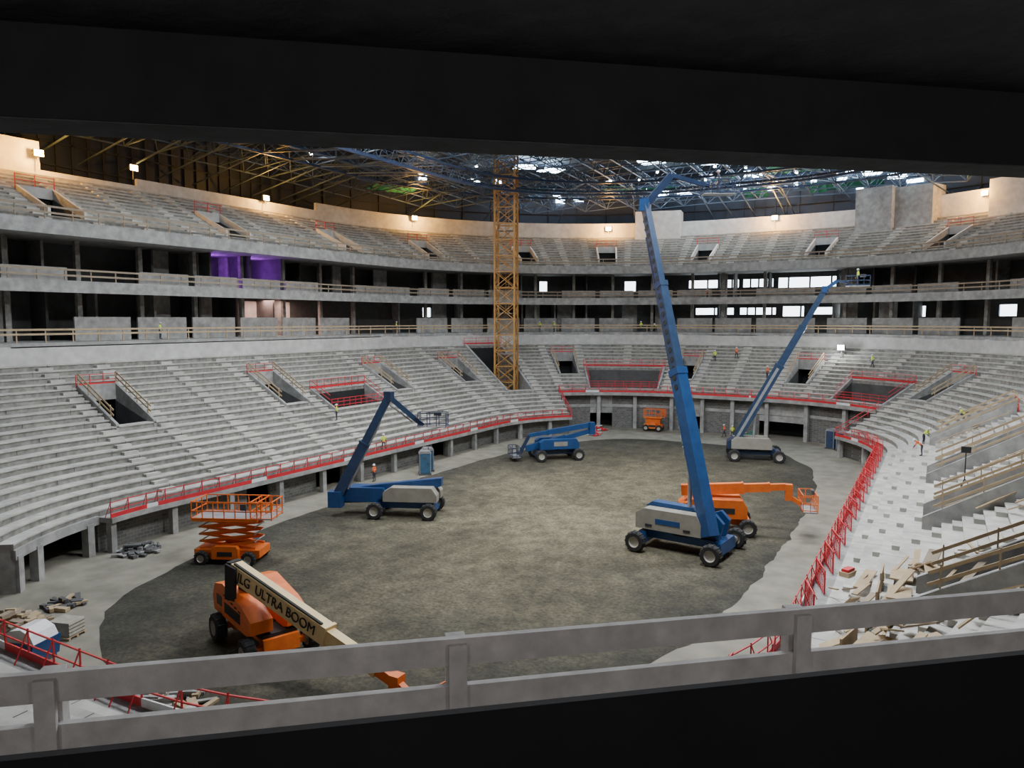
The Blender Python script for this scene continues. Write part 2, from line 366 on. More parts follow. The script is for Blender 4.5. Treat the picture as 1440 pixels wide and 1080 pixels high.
while s<G1:
    for z0,z1 in((14,18.7),(19.3,23.6)):
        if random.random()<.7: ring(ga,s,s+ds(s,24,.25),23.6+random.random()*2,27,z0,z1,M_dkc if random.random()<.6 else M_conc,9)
        if random.random()<.35: ring(ga,s+.3,s+.3+ds(s,24,2.5),25,25.2,z0,z1,M_conc,9)
    s+=ds(s,24,5.5)
for s in(W+23,W+28.6,W+33.5): ring(ga,s,s+.25,21.8,27,19.3,23.6,M_dkc,9)
ga.finish('gallery_floor_slabs')
for d,z,mm in((17.45,24.75,M_woodd),(19.15,19.5,M_woodd),(18.35,14.0,M_wood)):
    for h in(.55,1.08) if z>15 else (.75,1.15):
        ring(gw,G0,G1,d,d+.05,z+h-.085,z+h+.085,mm,2.5,caps=False)
    s=G0
    while s<G1: gw.box(P(s,d+.1,z+.55),(.08,.1,1.2),mm,ang(s));s+=ds(s,18,2.4)
gw.finish('gallery_timber_guardrail')
# ------------------------------------------------------------------ upper tier
ub=MB();UV=[6,25,44,54,62,68.3,75.5,89,97]
ucut=[]
for c in UV:
    h=ds(c,24,1.5);ucut+=[(c-h+PER,c+h+PER)]
N2=13
S=svals(G0,G1,2,[x for p in ucut for x in p])
for s,t in zip(S,S[1:]):
    mid=(s+t)/2
    for i in range(N2):
        if 2<=i<7 and any(a<mid<b for a,b in ucut): continue
        d0,d1=17.9+i*.92,17.9+(i+1)*.92;z0,z1=24.3+.48*i,24.3+.48*(i+1)
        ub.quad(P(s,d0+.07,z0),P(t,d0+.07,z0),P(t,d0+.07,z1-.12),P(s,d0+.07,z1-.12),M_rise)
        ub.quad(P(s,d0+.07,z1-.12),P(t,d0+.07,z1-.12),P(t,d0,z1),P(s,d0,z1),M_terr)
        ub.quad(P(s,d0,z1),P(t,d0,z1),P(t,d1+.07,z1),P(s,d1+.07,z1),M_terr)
for a,b in ucut:
    dA,dB=17.9+2*.92,17.9+7*.92;fl=24.3+.48*2-.1;zb=24.3+.48*7
    ub.quad(P(a,dA,fl),P(b,dA,fl),P(b,dB,fl),P(a,dB,fl),M_dkc)
    e=ds(a,24,.25)
    for s,o in((a,-e),(b,e)):
        p=[P(s,dA-.6,fl-.2),P(s,dB,fl-.2),P(s,dB,zb+.8),P(s,dA-.6,fl+.8)];q=[P(s+o,dA-.6,fl-.2),P(s+o,dB,fl-.2),P(s+o,dB,zb+.8),P(s+o,dA-.6,fl+.8)]
        ub.add(p+q,[(0,1,2,3),(4,7,6,5),(2,6,7,3),(0,3,7,4),(1,5,6,2)],M_wallw)
        ub.quad(P(s-o*.03,dA,fl),P(s-o*.03,dB,fl),P(s-o*.03,dB,fl+2.4),P(s-o*.03,dA,fl+.3),M_dkc)  # dark sheet paints shade on the inner cheek face
    ring(ub,a,b,dB-.1,dB+.1,fl+2.3,zb+.8,M_wallw,9)
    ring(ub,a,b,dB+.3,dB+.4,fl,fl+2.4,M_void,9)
    for h in(.5,1):ub.strut(P(a-e,dB,zb+.8+h),P(b+e,dB,zb+.8+h),.05,M_red)
    for s in(a-e,(a+b)/2,b+e):ub.strut(P(s,dB,zb+.5),P(s,dB,zb+1.9),.05,M_red)
for c in [13.5,19,31,37.5,47.5,50.5,57.8,65,72,79.5,84.5,93]+[x-PER for p in ucut for x in(p[0]-.9,p[1]+.9)]:
    for i in range(N2-1):
        w=ds(c,24,.55);d=17.9+(i+1)*.92;z=24.3+.48*(i+1)
        ring(ub,c-w,c+w,d-.4,d+.05,z,z+.24,M_terr,9)
ub.finish('upper_terrace_stand')
uw=MB()
for a,b,h in((G0,W+9.5,34.0),(W+9.5,W+20,31.2),(W+20,W+48,32.0),(W+48,W+90,33.1),(W+90,G1,33.8)):
    ring(uw,a,b,29.9,30.3,30.3,h,M_wallw,2.5)
def tower(a,b,d0,d1,z0,z1,m=M_wallw): ring(uw,a,b,d0,d1,z0,z1,m,9)
tower(70.3,73.3,28.6,32,28,34.9);tower(90.4,92.5,26.5,31,26,35.6,M_conc);tower(92.5,94.6,27.5,31,27,35.3,M_conc);tower(97.5,99.5,28,31,29,34.6)
uw.finish('wall_upper_back')
fc=MB();ring(fc,0,PER,36,36.4,0,43,M_deck,3)
s=0
while s<PER: 
    fc.beam(P(s,35.8,30),P(s,35.8,43),.2,.2,M_mull);s+=1.8
for z in(33,35.5,38,40.5): ring(fc,0,PER,35.7,35.85,z,z+.15,M_mull,3)
ring(fc,W-5,W+120,30.3,36,30.2,30.4,M_dkc,3)
fc.finish('wall_outer_facade')
cw=MB()
rnd=random.Random(3)
for k in range(46):
    s=rnd.uniform(70,101) if k<40 else rnd.uniform(54,68);w=rnd.uniform(.3,1.0);z=rnd.uniform(37.0,41.0)
    ring(cw,s,s+w,35.55,35.6,z,z+rnd.uniform(.5,1.4),M_sky,9)
cw.finish('window_clerestory')
# ------------------------------------------------------------------ ground and gravel
fb=MB();fb.quad((-95,-115,0),(95,-115,0),(95,115,0),(-95,115,0),M_floor);fb.finish('floor')
gb=MB();NA,NR=220,60
def gr(a,r):
    c,s_=math.cos(a),math.sin(a);k=(abs(c/18)**3+abs(s_/38)**3)**(-1/3)
    k*=1+.018*noise.noise(V((c*9,s_*9,0)))+.008*noise.noise(V((c*30,s_*30,0)))
    x,y=c*k*r,s_*k*r
    z=.06+.06*noise.noise(V((x*.25,y*.25,0)))+.06*noise.noise(V((x*1.1,y*1.1,3)))
    if r>.985: z=.012
    return (x,y,max(z,.012))
vs=[(0,0,.06)];fs=[]
for j in range(1,NR+1):
    for k in range(NA): vs.append(gr(2*math.pi*k/NA,(j/NR)))
for k in range(NA): fs.append((0,1+k,1+(k+1)%NA))
for j in range(NR-1):
    for k in range(NA): a=1+j*NA+k;b=1+j*NA+(k+1)%NA;fs.append((a,a+NA,b+NA,b))
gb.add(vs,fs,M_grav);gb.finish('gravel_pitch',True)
# ------------------------------------------------------------------ roof
rf=MB()
def inside(x,y,d):
    ax,ay=max(abs(x)-5,0),max(abs(y)-24,0);return math.hypot(ax,ay)<18+d
def rz(x,y): return 39-3.2*((x/60)**2+(y/80)**2)*1.0
g=4.2;nodes={}
for i in range(-14,15):
    for j in range(-10,19):
        x,y=i*g,j*g
        if inside(x,y,33): nodes[(i,j)]=(V((x,y,rz(x,y)-.5)),V((x+g/2,y+g/2,rz(x,y)+2.0)))
for (i,j),(b,t) in nodes.items():
    for di,dj in((1,0),(0,1)):
        if (i+di,j+dj) in nodes:
            rf.strut(b,nodes[(i+di,j+dj)][0],.10,M_steel);rf.strut(t,nodes[(i+di,j+dj)][1],.08,M_steel)
    for di,dj in((0,0),(1,0),(0,1),(1,1)):
        if (i+di,j+dj) in nodes: rf.strut(t,nodes[(i+di,j+dj)][0],.06,M_steel)
for d,z in((6,34.2),(6,36),(8,35),(22,36.2),(22,38)): rpath(rf,-10,125,d,z,.2,M_dblue,2)
for s in svals(-10,125,2): rf.strut(P(s,6,34.2),P(s+1,6,36),.06,M_steel);rf.strut(P(s+1,6,36),P(s+2,6,34.2),.06,M_steel);rf.strut(P(s,6,34.2),P(s,8,35),.05,M_steel)
for s in svals(-8,124,5): rf.strut(P(s,6,36),P(s,35,38.5),.13,M_steel);rf.strut(P(s,22,36.2),P(s,35,33.5),.1,M_steel);rf.strut(P(s,8,35),P(s,22,36.2),.09,M_steel)
rf.finish('roof_steel_truss')
dk=MB()
for s,t in zip(*(lambda S:(S,S[1:]))(svals(0,PER,3))):
    for d0,d1 in((36.4,10),(10,-12),): dk.quad(P(s,d0,43),P(t,d0,43),P(t,d1,43.5),P(s,d1,43.5),M_deck)
dk.quad((-16,-40,43.55),(16,-40,43.55),(16,40,43.55),(-16,40,43.55),M_deck)
dk.finish('ceiling_roof_deck')
gn=MB()
for s,d,z,w,h in((4,33,37,3,2.6),(7,32,36,1.6,2),(68,30,38.5,5,.8),(74,30,39,4,.9),(83,28,39.5,6,.8),(91,30,39.5,5,1),(97,30,38,5,.9),(60,28,38,4,.8),(52,30,36.5,3,.7),(78,34,37,4,1.2),(87,34,37,4,1.2),(95,34,36.5,4,1.2)):
    S=svals(s,s+w,.5)
    for a,b in zip(S,S[1:]):
        gn.quad(P(a,d+random.random(),z+random.random()*.3),P(b,d+random.random(),z+random.random()*.3),P(b,d-2,z+h),P(a,d-2,z+h),M_green)
gn.finish('green_safety_netting')
sky=MB()
for x,y in [(-24,-30),(0,-30),(24,-26),(-26,-6),(0,-8),(26,-6),(-26,18),(0,16),(26,18)]: sky.box((x,y,42.8),(7,4.5,.1),M_sky)
for s,d in((62.5,26),(64.5,28),(71.5,22),(75.5,26),(77,20),(79.5,24),(82,27),(84.5,22),(86.5,27),(89.5,25),(92,28),(95,26),(98,27),(80,14),(88,15),(73,14)): 
    p=P(s,d,42.0);sky.box(p,(3.8,3.4,.1),M_sky,random.random())
sky.finish('skylight_panels')
wk=MB()
for k in range(24):
    s=rnd.uniform(66,104) if k<20 else rnd.uniform(20,66);d=rnd.uniform(4,30);z=rnd.uniform(36,39.5);p=P(s,d,z)
    wk.box(p,(.28,.28,.2),M_wht,rnd.random());wk.box(p+V((0,0,.2)),(.45,.45,.12),M_dkc);wk.strut(p+V((0,0,.2)),p+V((0,0,1.4)),.03,M_steel)
wk.finish('roof_work_lights')
# ------------------------------------------------------------------ camera-side concourse
cam=V((27,-57,16));T=V((.751,.66,0));Nn=V((-.66,.751,0))
def L(t,n,z): p=cam+T*t+Nn*n;return V((p.x,p.y,z))
R3=Matrix((T,Nn,V((0,0,1)))).transposed()
def lbox(mb,t0,t1,n0,n1,z0,z1,m): mb.box(L((t0+t1)/2,(n0+n1)/2,(z0+z1)/2),(abs(t1-t0),abs(n1-n0),abs(z1-z0)),m,R=R3)
nr=MB()
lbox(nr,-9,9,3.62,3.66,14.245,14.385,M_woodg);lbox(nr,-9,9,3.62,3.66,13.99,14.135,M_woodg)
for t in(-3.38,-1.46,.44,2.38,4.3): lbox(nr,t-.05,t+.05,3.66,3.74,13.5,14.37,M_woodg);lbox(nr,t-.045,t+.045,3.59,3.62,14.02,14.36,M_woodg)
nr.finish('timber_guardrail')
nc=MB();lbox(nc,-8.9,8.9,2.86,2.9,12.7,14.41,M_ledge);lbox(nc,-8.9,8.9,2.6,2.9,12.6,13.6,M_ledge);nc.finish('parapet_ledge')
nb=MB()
lbox(nb,-9,9,3.26,3.52,16.785,18,M_beam);lbox(nb,-9,9,3.27,3.525,16.78,16.80,M_near);lbox(nb,-9,9,-4,3.3,17.14,17.4,M_near);nb.finish('ceiling_concourse')  # lighter thin strip under the beam paints the arena bounce light
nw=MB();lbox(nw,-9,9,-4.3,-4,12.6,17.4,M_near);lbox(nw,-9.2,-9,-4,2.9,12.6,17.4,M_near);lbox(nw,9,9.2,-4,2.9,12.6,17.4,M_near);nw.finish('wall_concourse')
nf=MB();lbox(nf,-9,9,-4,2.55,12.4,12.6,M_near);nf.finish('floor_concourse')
wl=MB();wl.box(L(0,-1.2,17.08),(1.5,.14,.1),M_white,R=R3);wl.box(L(0,-1.2,17.02),(1.4,.06,.03),M_galv,R=R3);wlo=wl.finish('ceiling_batten_lamp')
for t in(-3,0,3):
    l=bpy.data.lights.new('tube','POINT');l.energy=120;l.color=(1,.96,.95);l.shadow_soft_size=.12;lo=bpy.data.objects.new('tube',l);scene.collection.objects.link(lo);lo.location=L(t,-1.2,16.8);lo.parent=wlo
# ------------------------------------------------------------------ tower crane mast
tc=MB();tc.M=Matrix.Translation((-28.6,37.6,0))@Matrix.Rotation(.35,4,'Z');hw=1.45
cs4=[(-hw,-hw),(hw,-hw),(hw,hw),(-hw,hw)]
for x,y in cs4: tc.beam((x,y,0),(x,y,43),.24,.24,M_yel)
z=0
while z<42:
    for k in range(4):
        a,b=cs4[k],cs4[(k+1)%4]
        tc.beam((*a,z),(*b,z),.13,.13,M_yel);tc.beam((*a,z),(*b,z+2.3),.1,.1,M_yel);tc.beam((*b,z),(*a,z+2.3),.1,.1,M_yel)
    z+=2.3
for x in(-.25,.25): tc.beam((x,.9,0),(x,.9,43),.06,.06,M_yel)
for k in range(140): tc.beam((-.25,.9,k*.3),(.25,.9,k*.3),.04,.04,M_yel)
for k in range(7): tc.box((0,0,5+k*6),(2.2,2.2,.06),M_galv)
tc.finish('tower_crane_mast')
# ------------------------------------------------------------------ lifts
def chassis(mb,Lx,Wy,R,tw,m,zf=None):
    zf=zf or R*1.1
    for x in(-Lx/2,Lx/2):
        mb.beam((x,-Wy/2+.2,R),(x,Wy/2-.2,R),.28,.28,m)
        for y in(-Wy/2,Wy/2): mb.wheel((x,y,R),(0,1,0),R,tw);mb.lathe((x,y*.86,R),(0,1,0),[(0,-.15),(.2*R+.1,-.15),(.2*R+.1,.15),(0,.15)],M_grey,10)
        mb.prism([(x-.35,R-.25),(x+.35,R-.25),(x+.25,zf+.2),(x-.25,zf+.2)],-Wy*.28,Wy*.28,m)
    mb.prism([(-Lx/2,zf-.25),(Lx/2,zf-.25),(Lx/2-.2,zf+.25),(-Lx/2+.2,zf+.25)],-Wy*.22,Wy*.22,m)
    mb.lathe((0,0,zf+.3),(0,0,1),[(0,-.1),(Wy*.25,-.1),(Wy*.25,.12),(0,.12)],M_blk)
def basket(mb,c,rz,L_,W_,m,h=1.1):
    old=mb.M;mb.M=mb.M@Matrix.Translation(c)@Matrix.Rotation(rz,4,'Z')
    mb.box((0,0,0),(L_,W_,.08),M_galv)
    cs=[(-L_/2,-W_/2),(L_/2,-W_/2),(L_/2,W_/2),(-L_/2,W_/2)]
    for k in range(4):
        a,b=V((*cs[k],0)),V((*cs[(k+1)%4],0))
        for hh in(.15,.6,h): mb.strut(a+V((0,0,hh)),b+V((0,0,hh)),.04,m)
        n=max(2,int((b-a).length/.6))
        for j in range(n): c_=a.lerp(b,j/n);mb.strut(c_,c_+V((0,0,h)),.035,m)
    mb.box((L_*.2,-W_/2+.12,h-.05),(.6,.2,.3),M_dkc)
    mb.M=old
def boom(mb,p,q,secs,m):
    p,q=V(p),V(q)
    for a,b,w,h in secs: mb.beam(p.lerp(q,a),p.lerp(q,b),w,h,m)
    for a,b,w,h in secs[:-1]: mb.beam(p.lerp(q,b-.012),p.lerp(q,b+.004),w*1.12,h*1.1,m)
def hood(mb,x0,x1,y0,y1,z0,z1,m,c=.25):
    mb.prism([(x0,z0),(x1,z0),(x1,z1-c*1.5),(x1-c,z1),(x0+c*1.6,z1),(x0,z1-c)],y0,y1,m)
def place(x,y,a): return Matrix.Translation((x,y,0.06))@Matrix.Rotation(a,4,'Z')
def label(txt,size,M,m,parent):
    cu=bpy.data.curves.new('lettering','FONT');cu.body=txt;cu.size=size;cu.extrude=.01;cu.align_x='CENTER';cu.align_y='CENTER'
    o=bpy.data.objects.new('lettering',cu);scene.collection.objects.link(o);cu.materials.append(m);o.matrix_world=M;o.parent=parent;return o
def framem(pos,x,n):
    x=V(x).normalized();n=V(n);n=(n-x*n.dot(x)).normalized();y=n.cross(x)
    M=Matrix((x,y,n)).transposed().to_4x4();M.translation=V(pos);return M
# big blue telescopic
a=MB();a.M=place(12.3,-7.3,-.1);chassis(a,5.4,4.8,.70,.56,M_blue,1.0)
hood(a,-3.2,1.6,-1.4,-.45,1.4,2.85,M_grey,.4);hood(a,-2.6,1.4,.45,1.4,1.4,2.7,M_blue,.35)
hood(a,-3.2,-1.6,-.9,.9,1.35,2.6,M_blue,.4)
for y0 in(-.78,.43): a.prism([(.9,1.3),(2.6,1.3),(2.9,2.4),(2.3,3.0),(1.1,2.5)],y0,y0+.35,M_blue)
a.box((-.8,-1.41,2.05),(1.8,.03,.35),M_blue);a.box((0,0,1.3),(4.6,1.6,.3),M_dblue);a.prism([(-2.9,2.8),(.9,2.8),(.6,3.1),(-2.4,3.15)],-.4,.4,M_blue)
for x in(-2.2,.6): a.box((x,-1.42,1.7),(.5,.03,.15),M_blk)
a.M=Matrix.Identity(4)
p,q=V((14.4,-8.9,1.7)),V((7.4,-3.0,24.6));boom(a,p,q,[(0,.47,.78,1.05)],M_blue);boom(a,p,q,[(.46,.74,.60,.82),(.73,1,.46,.62)],M_mblue)
x=(q-p).normalized();y=V((0,0,1)).cross(x).normalized();zz=x.cross(y)
a.beam(p.lerp(q,.455),p.lerp(q,.475),.86,1.14,M_blue)
for k in range(20):
    f=.42+k*.028;c=p.lerp(q,f);hh=(.5 if f<.47 else .41 if f<.74 else .31)+.02
    a.lathe(c-zz*(hh+ .08),zz,[(0,-.03),(.21,-.03),(.24,.02)],[M_blk,M_galv],14)
    for sg in(1,-1): a.lathe(c+y*sg*(.42 if f<.47 else .32 if f<.74 else .25),y*sg,[(0,.01),(.2,.01),(.22,0)],M_blk,14)
for sg in(-1,1): a.beam(p.lerp(q,.05)-zz*.64+y*sg*.25,p.lerp(q,.9)-zz*.43+y*sg*.2,.06,.12,M_dblue)
a.strut((12.6,-7.6,1.8),p.lerp(q,.22)-zz*.5,.16,M_galv,8);a.box(p.lerp(q,.15)-zz*.57,(.35,.05,.5),M_white)
q2=V((8.9,-1.6,26.9));a.beam(q,q2,.4,.5,M_dblue);a.box(q,(.7,.7,.9),M_blue);q3=V((11.2,.4,26.2));a.beam(q2,q3,.25,.3,M_dblue);basket(a,(11.8,1,25.6),.5,2.4,1,M_dblue)
A=a.finish('telescopic_boom_lift')
label('GIZO',1.1,framem(p.lerp(q,.27)-zz*.72,x,-zz),M_white,A);label('SX-180',.55,framem(p.lerp(q,.27)-y*.41,x,-y),M_white,A)
# far blue
b=MB();b.M=place(9.2,29.6,.3);chassis(b,4.8,3.8,.68,.5,M_dblue,.95);hood(b,-2.7,1.7,-1.35,-.4,1.35,2.6,M_grey,.3);hood(b,-2.7,1.7,.4,1.35,1.35,2.6,M_grey,.3);hood(b,-3.1,-1.7,-1,1,1.3,2.5,M_dblue,.4);b.box((0,0,1.25),(4.2,1.6,.25),M_dblue)
b.M=Matrix.Identity(4);p,q=V((7.3,29.2,2.6)),V((16.0,30,19.3));boom(b,p,q,[(0,.5,.6,.95),(.49,.76,.5,.75),(.75,1,.4,.58)],M_mblue);q2=V((17.2,30,20.2))
b.strut((9.0,29.4,1.8),p.lerp(q,.22),.14,M_galv,8);b.beam(p,p.lerp(q,.48),.62,.3,M_galv);b.beam(q,q2,.3,.35,M_blue);b.box(q,(.6,.6,.7),M_blue);b.beam(q2,(18.3,30,20),.2,.25,M_dblue);basket(b,(19.2,30,19.6),.1,2.4,1,M_dblue)
b.finish('telescopic_boom_lift')
# articulated blue, left
c=MB();c.M=place(-10.4,-9.6,.42);chassis(c,4.4,3.4,.66,.5,M_blue,.95);hood(c,-1.6,2.8,-1.35,-.35,1.35,2.5,M_grey,.4);hood(c,-1.6,2.8,.35,1.35,1.35,2.5,M_grey,.4)
hood(c,-5.2,-1.4,-.8,.8,1.15,2.3,M_blue,.35);c.prism([(-5.4,.9),(-1.2,1.1),(3.0,2.5),(3.0,3.15),(-1.5,2.6),(-5.4,2.1)],-.32,.32,M_blue);c.box((0,0,1.25),(4.4,1.6,.3),M_blue)
c.M=Matrix.Identity(4);p=V((-15.0,-12.9,1.5));q=V((-11.0,-10.9,9.9));boom(c,p,q,[(0,.55,.5,.8),(.54,1,.4,.6)],M_mblue)
c.box(p,(1.1,.9,1.3),M_blue,.4);c.beam(p.lerp(q,.1)+V((.55,.2,0)),p.lerp(q,.75)+V((.38,.15,0)),.12,.12,M_galv)
c.box(q,(.7,.5,.8),M_dblue);k2=V((-9.5,-9.6,8.1));c.beam(q,k2,.32,.4,M_mblue);c.strut(q+V((.1,0,-.7)),k2+V((-.2,0,-.3)),.06,M_galv,6);c.beam(k2,(-8.9,-9.2,7.5),.3,.35,M_dblue);basket(c,(-8.2,-8.8,7.45),.4,2.3,.95,M_dblue)
c.finish('articulated_boom_lift')
# folded articulated far-left
d=MB();d.M=place(-10.8,18.6,.75);chassis(d,4.4,3.4,.66,.5,M_dblue,.9);hood(d,-2.2,2.4,-1.3,-.4,1.3,2.4,M_blue,.3);hood(d,-2.2,2.4,.4,1.3,1.3,2.4,M_blue,.3);d.box((0,0,1.2),(4,1.5,.25),M_blue);d.box((.2,-1.31,1.9),(1.6,.03,.5),M_grey)
boom(d,(-3.6,0,1.3),(4.2,0,3.1),[(0,.6,.45,.7),(.6,1,.4,.5)],M_blue);boom(d,(4.2,0,3.8),(-3.2,0,2.8),[(0,.7,.42,.55),(.7,1,.34,.42)],M_blue);d.box((4.3,0,3.4),(.65,.8,1.4),M_blue);d.beam((-3.2,0,2.8),(-4.2,0,.9),.3,.35,M_dblue);basket(d,(-4.9,0,.5),1.57,2.4,1.0,M_dblue)
d.finish('articulated_boom_lift')
# orange behind the big blue lift
e=MB();e.M=place(13.0,-1.2,.35);chassis(e,3.8,3.4,.64,.5,M_orange,.9);hood(e,-2.6,1.9,-1.35,-.4,1.2,2.6,M_orange,.35);hood(e,-2.6,1.9,.4,1.35,1.2,2.6,M_orange,.35);hood(e,-3.0,-1.5,-1,1,1.2,2.4,M_orange,.4);e.box((0,0,1.15),(4,1.6,.25),M_dkc);e.box((.2,-1.37,1.8),(1.6,.02,.4),M_blk)
e.M=Matrix.Identity(4);boom(e,(10.4,-2.4,3.1),(17.6,-.2,3.7),[(0,.6,.55,.8),(.59,.85,.45,.62),(.84,1,.36,.48)],M_orange);e.box((17.8,-.1,3.3),(.5,.5,1.2),M_orange,.3);e.beam((17.8,-.1,3.0),(18.6,.1,2.5),.3,.3,M_orange);basket(e,(19.1,.3,2.1),1.87,2.4,1,M_orange,1.25)
e.finish('telescopic_boom_lift')
# orange/cream foreground
f=MB();f.M=place(-1.2,-32.6,-.35);chassis(f,3.9,3.1,.68,.52,M_orange,.95)
pr=[(-2.9,1.3),(1.5,1.3),(2.1,1.5),(2.1,2.1),(1.0,2.5),(-1.6,2.95),(-2.7,2.7),(-3.1,2.0)]
f.prism(pr,-1.4,-.35,M_orange);f.prism(pr,.35,1.4,M_orange)
f.prism([(-3.2,1.2),(-1.9,1.2),(-1.9,2.7),(-2.7,2.7),(-3.2,2.2)],-1.0,1.0,M_orange);f.box((-.3,-1.41,1.85),(2.1,.02,.5),M_blk);f.box((-2.1,-1.41,2.0),(.7,.02,.5),M_dkc);f.box((0,0,1.2),(4,1.7,.25),M_blk)
for k in range(5): f.box((-1.3+k*.5,-1.42,2.45-.06*k),(.3,.02,.06),M_blk)
f.M=Matrix.Identity(4);p=V((-2.0,-33.5,3.95));q=V((8.4,-34.2,1.25));boom(f,p,q,[(0,.62,.6,.85),(.61,.9,.45,.62)],M_cream);f.beam(p.lerp(q,.9),q,.34,.45,M_orange)
for y0 in(-33.95,-33.15): f.prism([(-2.3,2.6),(-1.6,2.6),(-1.5,4.2),(-2.2,4.35)],y0,y0+.12,M_blk)
f.strut((-.6,-33,2.6),p.lerp(q,.3)-V((0,0,.3)),.12,M_galv,8);f.beam(p.lerp(q,.02)+V((0,-.2,.46)),p.lerp(q,.6)+V((0,-.2,.46)),.12,.1,M_blk)
f.box(p+V((-.1,0,0)),(.3,.65,.9),M_blk);f.box(q,(.5,.5,.7),M_orange);f.beam(q,q+V((1.3,-.2,-.5)),.28,.3,M_orange);basket(f,q+V((2.2,-.3,-.9)),1.4,2.3,.9,M_orange)
Fo=f.finish('telescopic_boom_lift')
x=(q-p).normalized();nn=V((0,-1,0));label('JLG  ULTRA BOOM',.66,framem(p.lerp(q,.31)+nn*.335,x,nn),M_blk,Fo)
def scissor(name,cx,cy,a,Lx,Wy,h,ext):
    m=MB();m.M=place(cx,cy,a)
    for x in(-Lx*.36,Lx*.36):
        for y in(-Wy/2,Wy/2): m.wheel((x,y,.45),(0,1,0),.45,.35)
        m.beam((x,-Wy/2,.45),(x,Wy/2,.45),.2,.2,M_orange)
    m.prism([(-Lx/2,.45),(-Lx/2+.25,.35),(Lx/2-.25,.35),(Lx/2,.45),(Lx/2,.95),(-Lx/2,.95)],-Wy*.38,Wy*.38,M_orange)
    for y in(-Wy*.44,Wy*.44): hood(m,-Lx*.2,Lx*.2,y-.18,y+.18,.4,1.25,M_orange,.12)
    m.box((0,-Wy*.44-.19,.75),(1.0,.02,.3),M_blk)
    n=4;st=h/n
    for k in range(n):
        z0=1.0+k*st;z1=z0+st
        for y in(-Wy*.32,Wy*.32):
            m.beam((-Lx*.42,y,z0),(Lx*.42,y,z1),.07,.14,M_orange);m.beam((Lx*.42,y+.08,z0),(-Lx*.42,y+.08,z1),.07,.14,M_orange)
        m.strut((-Lx*.42,-Wy*.35,z1),(-Lx*.42,Wy*.35,z1),.05,M_galv,6);m.strut((Lx*.42,-Wy*.35,z1),(Lx*.42,Wy*.35,z1),.05,M_galv,6)
    zt=1.05+h;m.box((0,0,zt),(Lx,Wy*.95,.16),M_orange);m.box((ext/2,0,zt+.1),(Lx+ext,Wy*.85,.06),M_galv)
    for x0,x1,w in((-Lx/2,Lx/2,Wy*.93),(Lx/2-.5,Lx/2+ext,Wy*.8)):
        c4=[(x0,-w/2),(x1,-w/2),(x1,w/2),(x0,w/2)]
        for k in range(4):
            A_,B_=V((*c4[k],zt)),V((*c4[(k+1)%4],zt))
            for hh in(.12,.6,1.2): m.strut(A_+V((0,0,hh)),B_+V((0,0,hh)),.045,M_orange)
            nn_=max(2,int((B_-A_).length/.7))
            for j in range(nn_): c_=A_.lerp(B_,j/nn_);m.strut(c_,c_+V((0,0,1.2)),.04,M_orange)
    m.box((Lx*.3,-Wy*.47,zt+.9),(.4,.15,.4),M_dkc)
    m.finish(name)
scissor('scissor_lift',-13.2,-24.6,.45,4.4,2.3,1.9,.9);scissor('scissor_lift',-8.3,45.0,.1,2.6,1.3,.9,.4)
def toilet(x,y,a,m1):
    m=MB();m.M=Matrix.Translation((x,y,0))@Matrix.Rotation(a,4,'Z')
    m.box((0,0,.08),(1.3,1.3,.16),M_dkc);m.box((0,0,1.2),(1.2,1.2,2.15),m1);m.prism([(-.64,2.25),(.64,2.25),(.45,2.5),(-.45,2.5)],-.64,.64,M_galv)
    m.box((0,-.615,1.15),(.82,.04,1.85),m1);m.box((.28,-.64,1.2),(.08,.03,.14),M_blk)
    for x_ in(-.55,.55): m.box((x_,-.6,1.2),(.08,.08,2.1),M_galv)
    for k in range(4): m.box((0,-.64,1.7+k*.07),(.4,.02,.03),M_dkc)
    m.strut((.4,.4,2.4),(.4,.4,2.8),.05,M_dkc,8,cap=True);m.finish('portable_toilet')
M_tb=mat('toilet_blue',(.05,.14,.24),(.035,.10,.18),2,.5);M_tb2=mat('toilet_navy',(.03,.06,.13),(.02,.04,.09),2,.5)
toilet(-18.8,4.2,.7,M_tb);toilet(-19.6,5.8,.7,M_tb);toilet(16.0,42.0,-.5,M_tb2);toilet(17.4,40.7,-.6,M_tb2)
# ------------------------------------------------------------------ debris & materials
def heap(name,x,y,r,h,m,n=60,z=0):
    mb=MB()
    for k in range(n):
        a_=random.random()*6.28;q_=random.random()**.6*r;zz_=z+max(0,(1-q_/r))*h*random.random()
        mb.box((x+q_*math.cos(a_),y+q_*math.sin(a_),zz_+.12),(random.uniform(.2,1.1),random.uniform(.1,.4),random.uniform(.06,.22)),random.choice(m),random.random()*3.14)
    mb.finish(name)
heap('rubble_pile',-20.4,-26.5,1.5,.6,[M_dkc,M_dkc,M_conc]);heap('rubble_pile',-.2,-39.6,2.4,.8,[M_woodg,M_conc,M_conc,M_wood],90)
heap('timber_offcut_pile',-14.2,-38.0,1.8,1.5,[M_wood,M_wood,M_woodd],70);heap('brick_pallet_stack',-14.5,37.5,1.1,.9,[M_red,M_conc,M_woodg],60);heap('brick_pallet_stack',-15.5,41.5,1.1,.8,[M_red,M_white],40)
heap('material_stack',5,45.4,1.6,1.2,[M_green,M_wood,M_green],40);heap('rubble_pile',-15,-34.5,1.1,.3,[M_dkc,M_dkc,M_wood],26)
